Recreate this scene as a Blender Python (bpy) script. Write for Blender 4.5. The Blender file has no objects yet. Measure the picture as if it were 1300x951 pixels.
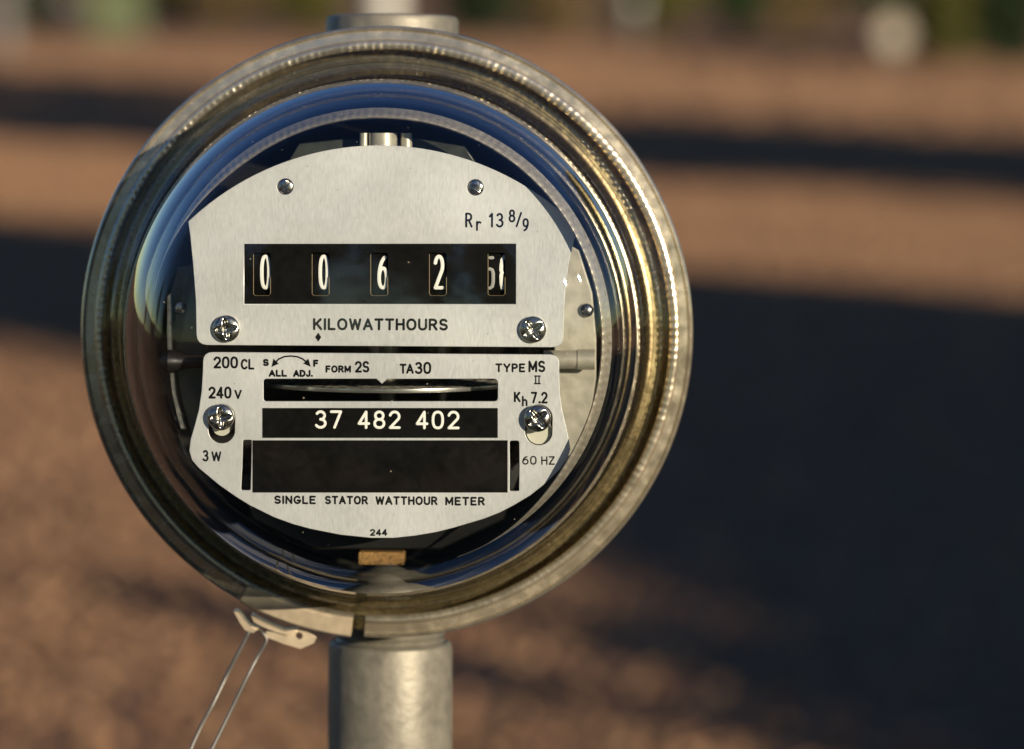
import bpy, bmesh, math, random
import numpy as np
from mathutils import Matrix, Vector

random.seed(7)
RNG = np.random.default_rng(11)
SC = bpy.context.scene
COL = SC.collection
rad = math.radians

# ------------------------------------------------------------------ camera
W, H = 1300.0, 951.0
FPX = 4634.0                      # focal length in pixels of the 1300 px wide frame
CAM_H = 1.40
PITCH = 6.22
cam_d = bpy.data.cameras.new("camera")
cam = bpy.data.objects.new("camera", cam_d)
COL.objects.link(cam)
cam.location = (0, 0, CAM_H)
cam.rotation_euler = (rad(90 - PITCH), 0, 0)
cam_d.sensor_width = 36.0
cam_d.lens = FPX / W * 36.0
cam_d.clip_start = 0.02
cam_d.clip_end = 3000
cam_d.dof.use_dof = True
cam_d.dof.focus_distance = 1.004
cam_d.dof.aperture_fstop = cam_d.lens / 14.5
cam_d.dof.aperture_blades = 0
SC.camera = cam

# ------------------------------------------------------------------ light
SUN_EL, SUN_AZ = 12.0, 38.0       # azimuth: degrees to the right of straight behind the camera
sun_vec = Vector((math.sin(rad(SUN_AZ)) * math.cos(rad(SUN_EL)),
                  -math.cos(rad(SUN_AZ)) * math.cos(rad(SUN_EL)), math.sin(rad(SUN_EL))))
world = bpy.data.worlds.new("World")
SC.world = world
world.use_nodes = True
wn = world.node_tree
bg = wn.nodes["Background"]
sky = wn.nodes.new("ShaderNodeTexSky")
sky.sky_type = 'NISHITA'
sky.sun_disc = False
sky.sun_elevation = rad(SUN_EL)
sky.sun_rotation = math.atan2(sun_vec.x, sun_vec.y)
sky.altitude = 700
sky.air_density = 1.0
sky.dust_density = 0.0
sky.ozone_density = 2.0
hs = wn.nodes.new("ShaderNodeHueSaturation")      # the photograph's film-like saturation, even over the whole sky
hs.inputs["Saturation"].default_value = 1.22
hs.inputs["Hue"].default_value = 0.519
wn.links.new(sky.outputs[0], hs.inputs["Color"])
wn.links.new(hs.outputs[0], bg.inputs[0])
bg.inputs[1].default_value = 0.074
sun_d = bpy.data.lights.new("sun", 'SUN')
sun_d.energy = 5.0
sun_d.angle = rad(0.53)
sun_d.color = (1.0, 0.85, 0.67)
sun = bpy.data.objects.new("sun", sun_d)
COL.objects.link(sun)
sun.rotation_euler = sun_vec.to_track_quat('Z', 'Y').to_euler()
sun.location = (20, -25, 12)
SC.view_settings.view_transform = 'Standard'
SC.view_settings.look = 'None'
SC.view_settings.exposure = 0.38
SC.view_settings.gamma = 1.0
SC.view_settings.use_curve_mapping = False
SC.render.engine = 'CYCLES'
SC.cycles.max_bounces = 12
SC.cycles.transparent_max_bounces = 24
SC.cycles.glossy_bounces = 8
SC.cycles.caustics_reflective = True

# ------------------------------------------------------------------ frames
CAMM = Matrix.Translation(cam.location) @ cam.rotation_euler.to_matrix().to_4x4()


def ray(u, v):
    return Vector(((u - W / 2) / FPX, -(v - H / 2) / FPX, -1.0))


def ground_at(u, v, z=0.0):
    """point of the ground seen at a pixel"""
    d = CAMM.to_3x3() @ ray(u, v)
    t = (z - CAM_H) / d.z
    return Vector(cam.location) + d * t


DR = 1.055
org_c = ray(491, 423) * DR
zc = Vector((-0.008, -0.055, 1.0)).normalized()
roll = rad(-0.35)
yc = Vector((-math.sin(roll), math.cos(roll), 0))
yc = (yc - zc * yc.dot(zc)).normalized()
xc = yc.cross(zc)
R3 = Matrix((xc, yc, zc)).transposed()
METER = CAMM @ (Matrix.Translation(org_c) @ R3.to_4x4())
M2C = Matrix.Translation(org_c) @ R3.to_4x4()
C2M = M2C.inverted()


def P(u, v, z):
    """meter-frame x, y (mm) of a photo pixel on the plane z mm in front of the ring"""
    o = C2M @ Vector((0, 0, 0))
    d = (C2M @ ray(u, v)) - o
    t = (z * 0.001 - o.z) / d.z
    p = o + d * t
    return p.x * 1000, p.y * 1000


# ------------------------------------------------------------------ object helpers
def tag(o, label=None, cat=None, group=None, kind=None):
    if label: o["label"] = label
    if cat: o["category"] = cat
    if group: o["group"] = group
    if kind: o["kind"] = kind
    return o


def empty(name, mat=None):
    o = bpy.data.objects.new(name, None)
    COL.objects.link(o)
    o.empty_display_size = 0.05
    if mat is not None: o.matrix_world = mat
    return o


def link(name, me, m=None, parent=None):
    o = bpy.data.objects.new(name, me)
    COL.objects.link(o)
    if m is not None:
        me.materials.clear()
        me.materials.append(m)
    if parent is not None: o.parent = parent
    return o


def mesh(name, verts, faces, smooth=False, scale=0.001):
    me = bpy.data.meshes.new(name)
    me.from_pydata([tuple(c * scale for c in v) for v in verts], [], faces)
    me.update()
    if smooth:
        me.polygons.foreach_set("use_smooth", [True] * len(me.polygons))
    return me


def fix_normals(me):
    bm = bmesh.new(); bm.from_mesh(me)
    bmesh.ops.recalc_face_normals(bm, faces=bm.faces)
    bm.to_mesh(me); bm.free()
    return me


def sharpen(me, deg=35):
    try:
        me.set_sharp_from_angle(angle=rad(deg))
    except Exception:
        pass
    return me


def lathe(name, prof, n=128, closed=False, a0=0.0, a1=360.0, mod=None, smooth=True, sharp=35, cap_ends=False):
    """revolve (r, z) mm about the meter axis; mod(i, angle, r, z) may push a point"""
    full = abs(a1 - a0) >= 359.99
    cols = n if full else n + 1
    V, Fc = [], []
    for k in range(cols):
        a = rad(a0 + (a1 - a0) * k / n)
        for i, (r, z) in enumerate(prof):
            rr, zz = mod(i, a, r, z) if mod else (r, z)
            V.append((rr * math.cos(a), rr * math.sin(a), zz))
    m = len(prof)
    segs = m if closed else m - 1
    for k in range(n):
        k2 = (k + 1) % cols
        for i in range(segs):
            j = (i + 1) % m
            Fc.append((k * m + i, k2 * m + i, k2 * m + j, k * m + j))
    if cap_ends and not full:
        Fc.append(tuple(range(m)))
        Fc.append(tuple((cols - 1) * m + i for i in reversed(range(m))))
    me = mesh(name, V, Fc, smooth)
    bm = bmesh.new(); bm.from_mesh(me)
    bmesh.ops.remove_doubles(bm, verts=bm.verts, dist=1e-7)
    bmesh.ops.recalc_face_normals(bm, faces=bm.faces)
    bm.to_mesh(me); bm.free()
    if smooth: sharpen(me, sharp)
    return me


def catmull(pts, per=6):
    out = []
    n = len(pts)
    for i in range(n - 1):
        p0, p1, p2, p3 = pts[max(i - 1, 0)], pts[i], pts[i + 1], pts[min(i + 2, n - 1)]
        for k in range(per):
            t = k / per
            out.append(tuple(0.5 * ((2 * b) + (-a + c) * t + (2 * a - 5 * b + 4 * c - d) * t * t + (-a + 3 * b - 3 * c + d) * t ** 3)
                             for a, b, c, d in zip(p0, p1, p2, p3)))
    out.append(tuple(pts[-1]))
    return out


def sheet(name, loops, z0, z1, bevel=0.12):
    """flat plate with holes: loops of (x, y) mm, first the outline; spans z0..z1 mm"""
    cu = bpy.data.curves.new(name, 'CURVE')
    cu.dimensions = '2D'
    cu.fill_mode = 'BOTH'
    bevel = min(bevel, (z1 - z0) * 0.45)
    cu.extrude = ((z1 - z0) / 2 - bevel) * 0.001
    cu.bevel_depth = bevel * 0.001
    cu.offset = -bevel * 0.001
    cu.bevel_resolution = 1
    for lp in loops:
        s = cu.splines.new('POLY')
        s.points.add(len(lp) - 1)
        for p, (x, y) in zip(s.points, lp):
            p.co = (x * 0.001, y * 0.001, 0, 1)
        s.use_cyclic_u = True
    o = bpy.data.objects.new(name, cu)
    COL.objects.link(o)
    dg = bpy.context.evaluated_depsgraph_get()
    me = bpy.data.meshes.new_from_object(o.evaluated_get(dg))
    bpy.data.objects.remove(o)
    bpy.data.curves.remove(cu)
    me.transform(Matrix.Translation((0, 0, (z0 + z1) / 2 * 0.001)))
    return me


def ppath(pts, z):
    return [P(u, v, z) for u, v in pts]


def prect(u0, v0, u1, v1, z, r=0, n=4):
    if r <= 0:
        return ppath([(u0, v0), (u1, v0), (u1, v1), (u0, v1)], z)
    out = []
    for cx, cy, a in ((u1 - r, v0 + r, -90), (u1 - r, v1 - r, 0), (u0 + r, v1 - r, 90), (u0 + r, v0 + r, 180)):
        for k in range(n + 1):
            t = rad(a + 90 * k / n)
            out.append((cx + r * math.cos(t), cy + r * math.sin(t)))
    return ppath(out, z)


def pround(pts, radii, n=4):
    """round the corners of a pixel polygon"""
    out = []
    m = len(pts)
    for i, (p, r) in enumerate(zip(pts, radii)):
        if r <= 0:
            out.append(p); continue
        a, b = Vector(pts[i - 1]), Vector(pts[(i + 1) % m])
        q = Vector(p)
        d0, d1 = (a - q).normalized(), (b - q).normalized()
        s, e = q + d0 * r, q + d1 * r
        for k in range(n + 1):
            t = k / n
            v = s * (1 - t) ** 2 + q * 2 * t * (1 - t) + e * t * t
            out.append((v.x, v.y))
    return out


def tube(name, pts, r, n=10, close_ends=True, smooth=True):
    """tube along mm points; r a number or one per point"""
    V, Fc = [], []
    pts = [Vector(p) for p in pts]
    up = None
    for i, p in enumerate(pts):
        t = (pts[min(i + 1, len(pts) - 1)] - pts[max(i - 1, 0)]).normalized()
        if up is None:
            up = Vector((0, 0, 1)) if abs(t.z) < 0.9 else Vector((1, 0, 0))
        s = t.cross(up).normalized()
        up = s.cross(t).normalized()
        rr = r[i] if isinstance(r, (list, tuple)) else r
        for k in range(n):
            a = 2 * math.pi * k / n
            V.append(tuple(p + (s * math.cos(a) + up * math.sin(a)) * rr))
    for i in range(len(pts) - 1):
        for k in range(n):
            k2 = (k + 1) % n
            Fc.append((i * n + k, i * n + k2, (i + 1) * n + k2, (i + 1) * n + k))
    if close_ends:
        Fc.append(tuple(reversed(range(n))))
        Fc.append(tuple((len(pts) - 1) * n + k for k in range(n)))
    me = mesh(name, V, Fc, smooth)
    fix_normals(me)
    sharpen(me, 40)
    return me


def join(name, meshes):
    bm = bmesh.new()
    for me in meshes:
        bm.from_mesh(me)
    out = bpy.data.meshes.new(name)
    bm.to_mesh(out); bm.free()
    return out


def turned(name, prof, axis_pt, n=48, smooth=True, sharp=35):
    """revolve (r, y) mm about the meter's up axis through axis_pt (x, z)"""
    V, Fc = [], []
    m = len(prof)
    for k in range(n):
        a = 2 * math.pi * k / n
        for r, y in prof:
            V.append((axis_pt[0] + r * math.cos(a), y, axis_pt[1] + r * math.sin(a)))
    for k in range(n):
        k2 = (k + 1) % n
        for i in range(m - 1):
            Fc.append((k * m + i, k * m + i + 1, k2 * m + i + 1, k2 * m + i))
    me = mesh(name, V, Fc, smooth)
    bm = bmesh.new(); bm.from_mesh(me)
    bmesh.ops.remove_doubles(bm, verts=bm.verts, dist=1e-7)
    bmesh.ops.recalc_face_normals(bm, faces=bm.faces)
    bm.to_mesh(me); bm.free()
    if smooth: sharpen(me, sharp)
    return me


def box_mesh(name, x0, x1, y0, y1, z0, z1, bev=0.02):
    bm = bmesh.new()
    bmesh.ops.create_cube(bm, size=1.0)
    for v in bm.verts:
        v.co = Vector(((x0 + x1) / 2 + v.co.x * (x1 - x0), (y0 + y1) / 2 + v.co.y * (y1 - y0), (z0 + z1) / 2 + v.co.z * (z1 - z0)))
    if bev:
        bmesh.ops.bevel(bm, geom=bm.edges[:], offset=bev, segments=2, affect='EDGES', profile=0.5)
    me = bpy.data.meshes.new(name); bm.to_mesh(me); bm.free()
    return me


# ------------------------------------------------------------------ materials
def mat(name, col=(0.5, 0.5, 0.5), rough=0.5, metal=0.0, spec=0.5):
    m = bpy.data.materials.new(name)
    m.use_nodes = True
    b = m.node_tree.nodes["Principled BSDF"]
    b.inputs["Base Color"].default_value = (*col, 1)
    b.inputs["Roughness"].default_value = rough
    b.inputs["Metallic"].default_value = metal
    b.inputs["Specular IOR Level"].default_value = spec
    return m, m.node_tree, b


def nd(t, kind, **kw):
    n = t.nodes.new(kind)
    for k, v in kw.items():
        setattr(n, k, v)
    return n


def grain(m, t, b, scale=(900, 900, 900), col_amt=0.12, bump=0.1, rough_amt=0.15, dist=0.0001, detail=4, big=None):
    """mottle a material in object space: colour, roughness and bump"""
    tc = nd(t, "ShaderNodeTexCoord")
    mp = nd(t, "ShaderNodeMapping")
    mp.inputs["Scale"].default_value = scale
    t.links.new(tc.outputs["Object"], mp.inputs[0])
    nz = nd(t, "ShaderNodeTexNoise")
    nz.inputs["Scale"].default_value = 1.0
    nz.inputs["Detail"].default_value = detail
    t.links.new(mp.outputs[0], nz.inputs[0])
    src = nz.outputs[0]
    if big:
        nb = nd(t, "ShaderNodeTexNoise")
        nb.inputs["Scale"].default_value = big
        nb.inputs["Detail"].default_value = 3
        t.links.new(tc.outputs["Object"], nb.inputs[0])
        mm = nd(t, "ShaderNodeMix"); mm.data_type = 'FLOAT'
        mm.inputs[0].default_value = 0.5
        t.links.new(nz.outputs[0], mm.inputs[2]); t.links.new(nb.outputs[0], mm.inputs[3])
        src = mm.outputs[0]
    c = b.inputs["Base Color"].default_value[:3]
    rp = nd(t, "ShaderNodeValToRGB")
    rp.color_ramp.elements[0].position = 0.3
    rp.color_ramp.elements[1].position = 0.7
    rp.color_ramp.elements[0].color = (*[x * (1 - col_amt) for x in c], 1)
    rp.color_ramp.elements[1].color = (*[min(1, x * (1 + col_amt)) for x in c], 1)
    t.links.new(src, rp.inputs[0])
    t.links.new(rp.outputs[0], b.inputs["Base Color"])
    r0 = b.inputs["Roughness"].default_value
    mr = nd(t, "ShaderNodeMapRange")
    mr.inputs[1].default_value = 0.3; mr.inputs[2].default_value = 0.7
    mr.inputs[3].default_value = max(0.02, r0 - rough_amt); mr.inputs[4].default_value = min(1, r0 + rough_amt)
    t.links.new(src, mr.inputs[0]); t.links.new(mr.outputs[0], b.inputs["Roughness"])
    if bump:
        bp = nd(t, "ShaderNodeBump")
        bp.inputs["Strength"].default_value = bump
        bp.inputs["Distance"].default_value = dist
        t.links.new(nz.outputs[0], bp.inputs["Height"])
        t.links.new(bp.outputs[0], b.inputs["Normal"])
    return m


MAT = {}
m, t, b = mat("brushed_plate", (0.655, 0.648, 0.622), 0.42, 0.45); MAT["plate"] = grain(m, t, b, (2600, 480, 900), 0.11, 0.28, 0.08, 0.00006, 4, 30)
m, t, b = mat("black_paint", (0.0035, 0.003, 0.0025), 0.45, 0, 0.12); MAT["black"] = grain(m, t, b, (500, 500, 500), 0.4, 0.05, 0.1, 0.00005, 4, 90)
m, t, b = mat("ink", (0.004, 0.004, 0.005), 0.55, 0, 0.1); MAT["ink"] = m
m, t, b = mat("white_print", (0.80, 0.78, 0.70), 0.6); MAT["white"] = m
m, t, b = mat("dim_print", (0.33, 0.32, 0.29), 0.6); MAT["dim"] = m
m, t, b = mat("screw_chrome", (0.47, 0.44, 0.39), 0.2, 1.0); MAT["chrome"] = grain(m, t, b, (1500, 1500, 1500), 0.15, 0.15, 0.08, 0.00005)
m, t, b = mat("sealing_metal", (0.72, 0.635, 0.46), 0.24, 0.86); MAT["ring"] = grain(m, t, b, (260, 260, 260), 0.2, 0.16, 0.12, 0.0002, 6, 28)
m, t, b = mat("bronze_rim", (0.44, 0.34, 0.17), 0.25, 0.9); MAT["bronze"] = grain(m, t, b, (500, 500, 260), 0.3, 0.22, 0.1, 0.0002, 6, 40)
m, t, b = mat("slot_bronze", (0.16, 0.12, 0.06), 0.5, 0.5); MAT["slot"] = m
m, t, b = mat("glare_frame_metal", (0.66, 0.58, 0.45), 0.36, 0.6); MAT["glare_frame"] = grain(m, t, b, (700, 700, 700), 0.15, 0.3, 0.1, 0.0002)
m, t, b = mat("galvanised", (0.32, 0.315, 0.265), 0.5, 0.5); MAT["galv0"] = grain(m, t, b, (160, 160, 160), 0.2, 0.25, 0.12, 0.0003, 5, 35)
m, t, b = mat("galvanised_rough", (0.235, 0.22, 0.17), 0.55, 0.45); MAT["galv"] = grain(m, t, b, (220, 220, 220), 0.3, 0.55, 0.14, 0.0005, 6, 26)
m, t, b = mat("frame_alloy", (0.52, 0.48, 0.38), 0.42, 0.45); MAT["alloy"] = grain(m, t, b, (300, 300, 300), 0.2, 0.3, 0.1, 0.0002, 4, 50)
m, t, b = mat("dark_shaded_alloy", (0.055, 0.06, 0.05), 0.4, 0.5); MAT["dark_shaded"] = grain(m, t, b, (300, 300, 300), 0.2, 0.3, 0.1, 0.0002, 4, 50)
m, t, b = mat("bakelite", (0.010, 0.009, 0.008), 0.35, 0, 0.4); MAT["bake"] = m
m, t, b = mat("cork_block", (0.30, 0.16, 0.045), 0.75); MAT["cork"] = grain(m, t, b, (900, 900, 900), 0.4, 0.6, 0.1, 0.0006)
m, t, b = mat("cream_washer", (0.55, 0.53, 0.42), 0.5, 0.2); MAT["cream"] = m
m, t, b = mat("wire_steel", (0.17, 0.165, 0.145), 0.45, 0.7); MAT["wire"] = m


def glass(name, r0=0.06, tint=(0.97, 0.985, 0.98)):
    m = bpy.data.materials.new(name)
    m.use_nodes = True
    t = m.node_tree
    t.nodes.clear()
    out = nd(t, "ShaderNodeOutputMaterial")
    tr = nd(t, "ShaderNodeBsdfTransparent"); tr.inputs[0].default_value = (*tint, 1)
    gl = nd(t, "ShaderNodeBsdfGlossy"); gl.inputs["Roughness"].default_value = 0.015
    lw = nd(t, "ShaderNodeLayerWeight"); lw.inputs[0].default_value = 0.5
    pw = nd(t, "ShaderNodeMath", operation='POWER'); pw.inputs[1].default_value = 2.3
    t.links.new(lw.outputs["Facing"], pw.inputs[0])
    ma = nd(t, "ShaderNodeMath", operation='MULTIPLY_ADD'); ma.inputs[1].default_value = 1 - r0; ma.inputs[2].default_value = r0
    t.links.new(pw.outputs[0], ma.inputs[0])
    mx = nd(t, "ShaderNodeMixShader")
    t.links.new(ma.outputs[0], mx.inputs[0]); t.links.new(tr.outputs[0], mx.inputs[1]); t.links.new(gl.outputs[0], mx.inputs[2])
    tc = nd(t, "ShaderNodeTexCoord")
    vo = nd(t, "ShaderNodeTexVoronoi"); vo.inputs["Scale"].default_value = 210
    t.links.new(tc.outputs["Object"], vo.inputs[0])
    sx = nd(t, "ShaderNodeSeparateColor"); t.links.new(vo.outputs["Color"], sx.inputs[0])
    th = nd(t, "ShaderNodeMath", operation='MULTIPLY'); th.inputs[1].default_value = 0.05      # speck size differs per cell
    t.links.new(sx.outputs[0], th.inputs[0])
    lt = nd(t, "ShaderNodeMath", operation='LESS_THAN'); t.links.new(vo.outputs["Distance"], lt.inputs[0]); t.links.new(th.outputs[0], lt.inputs[1])
    fa = nd(t, "ShaderNodeMath", operation='MULTIPLY'); fa.inputs[1].default_value = 0.55; t.links.new(lt.outputs[0], fa.inputs[0])
    df = nd(t, "ShaderNodeBsdfDiffuse"); df.inputs[0].default_value = (0.45, 0.38, 0.28, 1)
    m2 = nd(t, "ShaderNodeMixShader")
    t.links.new(fa.outputs[0], m2.inputs[0]); t.links.new(mx.outputs[0], m2.inputs[1]); t.links.new(df.outputs[0], m2.inputs[2])
    t.links.new(m2.outputs[0], out.inputs[0])
    return m


MAT["glass"] = glass("cover_glass", 0.03)

# rotor disk: bright aluminium with a ring of fine marks near its rim
m, t, b = mat("rotor_alloy", (0.55, 0.53, 0.48), 0.4, 0.5)
tc = nd(t, "ShaderNodeTexCoord"); sp = nd(t, "ShaderNodeSeparateXYZ"); t.links.new(tc.outputs["Object"], sp.inputs[0])
nz = nd(t, "ShaderNodeTexNoise"); nz.inputs["Scale"].default_value = 520; nz.inputs["Detail"].default_value = 4
t.links.new(tc.outputs["Object"], nz.inputs[0])
rp = nd(t, "ShaderNodeValToRGB")
rp.color_ramp.elements[0].position = 0.42; rp.color_ramp.elements[0].color = (0.08, 0.07, 0.055, 1)
rp.color_ramp.elements[1].position = 0.60; rp.color_ramp.elements[1].color = (0.8, 0.74, 0.6, 1)
t.links.new(nz.outputs[0], rp.inputs[0]); t.links.new(rp.outputs[0], b.inputs["Base Color"])
MAT["rotor"] = m
m, t, b = mat("polished_rim", (0.55, 0.53, 0.48), 0.22, 0.9); MAT["polished"] = m

# ------------------------------------------------------------------ ground
gm, t, b = mat("gravel_ground", (0.2, 0.13, 0.09), 0.95, 0, 0.15)
tc = nd(t, "ShaderNodeTexCoord")
n1 = nd(t, "ShaderNodeTexNoise"); n1.inputs["Scale"].default_value = 0.35; n1.inputs["Detail"].default_value = 5
n2 = nd(t, "ShaderNodeTexVoronoi"); n2.inputs["Scale"].default_value = 26
n3 = nd(t, "ShaderNodeTexNoise"); n3.inputs["Scale"].default_value = 9; n3.inputs["Detail"].default_value = 6
for n in (n1, n2, n3): t.links.new(tc.outputs["Object"], n.inputs[0])
rp = nd(t, "ShaderNodeValToRGB")
e = rp.color_ramp.elements
e[0].position = 0.3; e[0].color = (0.20, 0.11, 0.06, 1)
e[1].position = 0.72; e[1].color = (0.37, 0.217, 0.118, 1)
mm = nd(t, "ShaderNodeMix"); mm.data_type = 'FLOAT'; mm.inputs[0].default_value = 0.5
t.links.new(n1.outputs[0], mm.inputs[2]); t.links.new(n3.outputs[0], mm.inputs[3])
t.links.new(mm.outputs[0], rp.inputs[0])
mc = nd(t, "ShaderNodeMix"); mc.data_type = 'RGBA'; mc.blend_type = 'MULTIPLY'; mc.inputs[0].default_value = 0.35
t.links.new(rp.outputs[0], mc.inputs[6]); t.links.new(n2.outputs["Color"], mc.inputs[7])
t.links.new(mc.outputs[2], b.inputs["Base Color"])
bp = nd(t, "ShaderNodeBump"); bp.inputs["Strength"].default_value = 1.0; bp.inputs["Distance"].default_value = 0.06
t.links.new(n2.outputs[0], bp.inputs["Height"]); t.links.new(bp.outputs[0], b.inputs["Normal"])

GN = 60
gv, gf = [], []
xs = np.sign(np.linspace(-1, 1, GN)) * np.abs(np.linspace(-1, 1, GN)) ** 3 * 900
for y in xs:
    for x in xs:
        d = math.hypot(x, y)
        gv.append((x, y, 0.0 if d < 80 else 0.012 * (d - 80) * (0.5 + 0.5 * math.sin(x * 0.011) * math.cos(y * 0.013))))
for j in range(GN - 1):
    for i in range(GN - 1):
        gf.append((j * GN + i, j * GN + i + 1, (j + 1) * GN + i + 1, (j + 1) * GN + i))
g = link("ground", mesh("ground", gv, gf, True, 1.0), gm)
tag(g, kind="structure")

# loose stones over the part of the ground in view
sm, t, b = mat("gravel_stone", (0.3, 0.19, 0.12), 0.9, 0, 0.2)
oi = nd(t, "ShaderNodeAttribute"); oi.attribute_name = "tone"
rp = nd(t, "ShaderNodeValToRGB")
e = rp.color_ramp.elements
e[0].position = 0.0; e[0].color = (0.20, 0.11, 0.06, 1)
e[1].position = 1.0; e[1].color = (0.41, 0.245, 0.133, 1)
x_ = e.new(0.6); x_.color = (0.31, 0.178, 0.095, 1)
t.links.new(oi.outputs["Fac"], rp.inputs[0]); t.links.new(rp.outputs[0], b.inputs["Base Color"])

bm = bmesh.new(); bmesh.ops.create_icosphere(bm, subdivisions=1, radius=1.0)
ico_v = np.array([v.co[:] for v in bm.verts]); ico_f = np.array([[v.index for v in f.verts] for f in bm.faces]); bm.free()
NS = 58000
yy = 5.2 + (RNG.random(NS) ** 0.75) * 27
xx = (RNG.random(NS) * 2 - 1) * (0.5 + yy * 0.165)
size = 0.007 + 0.012 * RNG.random(NS) ** 2 + 0.0003 * yy
NFAR = 16000                       # coarser stones farther out
yy[:NFAR] = 30 + RNG.random(NFAR) ** 0.85 * 55
xx[:NFAR] = (RNG.random(NFAR) * 2 - 1) * (0.5 + yy[:NFAR] * 0.16)
size[:NFAR] = 0.03 + 0.03 * RNG.random(NFAR) ** 2
nv = len(ico_v)
jit = 1 + 0.25 * (RNG.random((NS, nv, 1)) - 0.5)
V = ico_v[None] * jit
ax = RNG.random(NS) * math.tau
sc3 = np.stack([1 + 0.5 * RNG.random(NS), 0.8 + 0.4 * RNG.random(NS), 0.5 + 0.4 * RNG.random(NS)], 1) * size[:, None]
V = V * sc3[:, None, :]
ca, sa = np.cos(ax)[:, None], np.sin(ax)[:, None]
V = np.stack([V[..., 0] * ca - V[..., 1] * sa, V[..., 0] * sa + V[..., 1] * ca, V[..., 2]], -1)
V = V + np.stack([xx, yy, size * 0.25], 1)[:, None, :]
Fs = (ico_f[None] + (np.arange(NS) * nv)[:, None, None]).reshape(-1, 3)
me = bpy.data.meshes.new("gravel")
me.vertices.add(NS * nv); me.vertices.foreach_set("co", V.reshape(-1).astype(np.float32))
me.loops.add(Fs.size); me.loops.foreach_set("vertex_index", Fs.reshape(-1).astype(np.int32))
me.polygons.add(len(Fs)); me.polygons.foreach_set("loop_start", np.arange(0, Fs.size, 3, dtype=np.int32))
me.update(calc_edges=True)
at = me.attributes.new("tone", 'FLOAT', 'POINT')
at.data.foreach_set("value", np.repeat(RNG.random(NS), nv).astype(np.float32))
tag(link("gravel", me, sm), kind="stuff", label="loose reddish brown gravel stones spread over the ground")


# ------------------------------------------------------------------ vegetation
def leaf_mat(name, c0, c1):
    m, t, b = mat(name, c0, 0.7, 0, 0.25)
    oi = nd(t, "ShaderNodeAttribute"); oi.attribute_name = "tone"
    rp = nd(t, "ShaderNodeValToRGB")
    rp.color_ramp.elements[0].color = (*c0, 1); rp.color_ramp.elements[1].color = (*c1, 1)
    t.links.new(oi.outputs["Fac"], rp.inputs[0]); t.links.new(rp.outputs[0], b.inputs["Base Color"])
    return m


LEAF = {"olive": leaf_mat("olive_leaf", (0.055, 0.06, 0.012), (0.13, 0.12, 0.022)),
        "dark": leaf_mat("dark_leaf", (0.012, 0.022, 0.008), (0.035, 0.055, 0.018)),
        "green": leaf_mat("green_leaf", (0.025, 0.05, 0.014), (0.07, 0.11, 0.03)),
        "dry": leaf_mat("dry_leaf", (0.10, 0.07, 0.03), (0.20, 0.14, 0.06))}
m, t, b = mat("bark", (0.10, 0.075, 0.055), 0.9); MAT["bark"] = grain(m, t, b, (30, 30, 6), 0.35, 0.8, 0.05, 0.02)


def crown_mesh(cen, rx, rz, n, leaf, seed, clumps=26):
    r = np.random.default_rng(seed)
    d = r.normal(size=(clumps, 3)); d /= np.linalg.norm(d, axis=1)[:, None]
    cc = d * (r.random((clumps, 1)) ** 0.4) * np.array([rx, rx, rz]) * 0.72
    cs = 0.28 + 0.22 * r.random(clumps)
    k = r.integers(0, clumps, n)
    g_ = r.normal(size=(n, 3)); g_ /= np.linalg.norm(g_, axis=1)[:, None]
    p = cc[k] + g_ * (r.random((n, 1)) ** 0.45) * cs[k][:, None] * np.array([rx, rx, rz]) * 1.15
    a = r.normal(size=(n, 3)); a /= np.linalg.norm(a, axis=1)[:, None]
    h = r.normal(size=(n, 3)); b_ = np.cross(a, h); b_ /= np.linalg.norm(b_, axis=1)[:, None]
    s = leaf * (0.6 + 0.8 * r.random((n, 1)))
    q = np.stack([p + a * s, p + b_ * s * 0.45, p - a * s, p - b_ * s * 0.45], 1) + np.array(cen)
    me = bpy.data.meshes.new("crown")
    me.vertices.add(n * 4); me.vertices.foreach_set("co", q.reshape(-1).astype(np.float32))
    me.loops.add(n * 4); me.loops.foreach_set("vertex_index", np.arange(n * 4, dtype=np.int32))
    me.polygons.add(n); me.polygons.foreach_set("loop_start", np.arange(0, n * 4, 4, dtype=np.int32))
    me.update(calc_edges=True)
    at = me.attributes.new("tone", 'FLOAT', 'POINT')
    at.data.foreach_set("value", np.repeat(np.clip(0.35 * r.random(n) + 0.65 * r.random(clumps)[k], 0, 1), 4).astype(np.float32))
    return me, cc


def tree(name, x, y, zc_, rx, rz, label, cat, n=6000, leaf=0.16, kind="dark", seed=1, group=None, trunk_r=0.16, clumps=26):
    root = empty(name, Matrix.Translation((x, y, 0)))
    tag(root, label, cat, group)
    me, cc = crown_mesh((0, 0, zc_), rx, rz, n, leaf, seed, clumps)
    link("crown", me, LEAF[kind], root)
    parts = [tube("t", [(0, 0, -100), (trunk_r * 200, 0, zc_ * 400), (0, trunk_r * 300, zc_ * 1000)],
                  [trunk_r * 1300, trunk_r * 950, trunk_r * 500], 10)]
    for c in cc[:7]:
        parts.append(tube("t", [(trunk_r * 150, 0, zc_ * 600), (c[0] * 400, c[1] * 400, zc_ * 800 + c[2] * 300),
                                (c[0] * 950, c[1] * 950, zc_ * 1000 + c[2] * 950)],
                          [trunk_r * 500, trunk_r * 300, trunk_r * 80], 7))
    link("trunk", join("trunk", parts), MAT["bark"], root)
    return root


SD = Vector((-math.sin(rad(SUN_AZ)), math.cos(rad(SUN_AZ))))    # where shadows run on the ground
SN = Vector((math.cos(rad(SUN_AZ)), math.sin(rad(SUN_AZ))))


def sn(n, s):
    v = SN * n + SD * s
    return v.x, v.y


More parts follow.
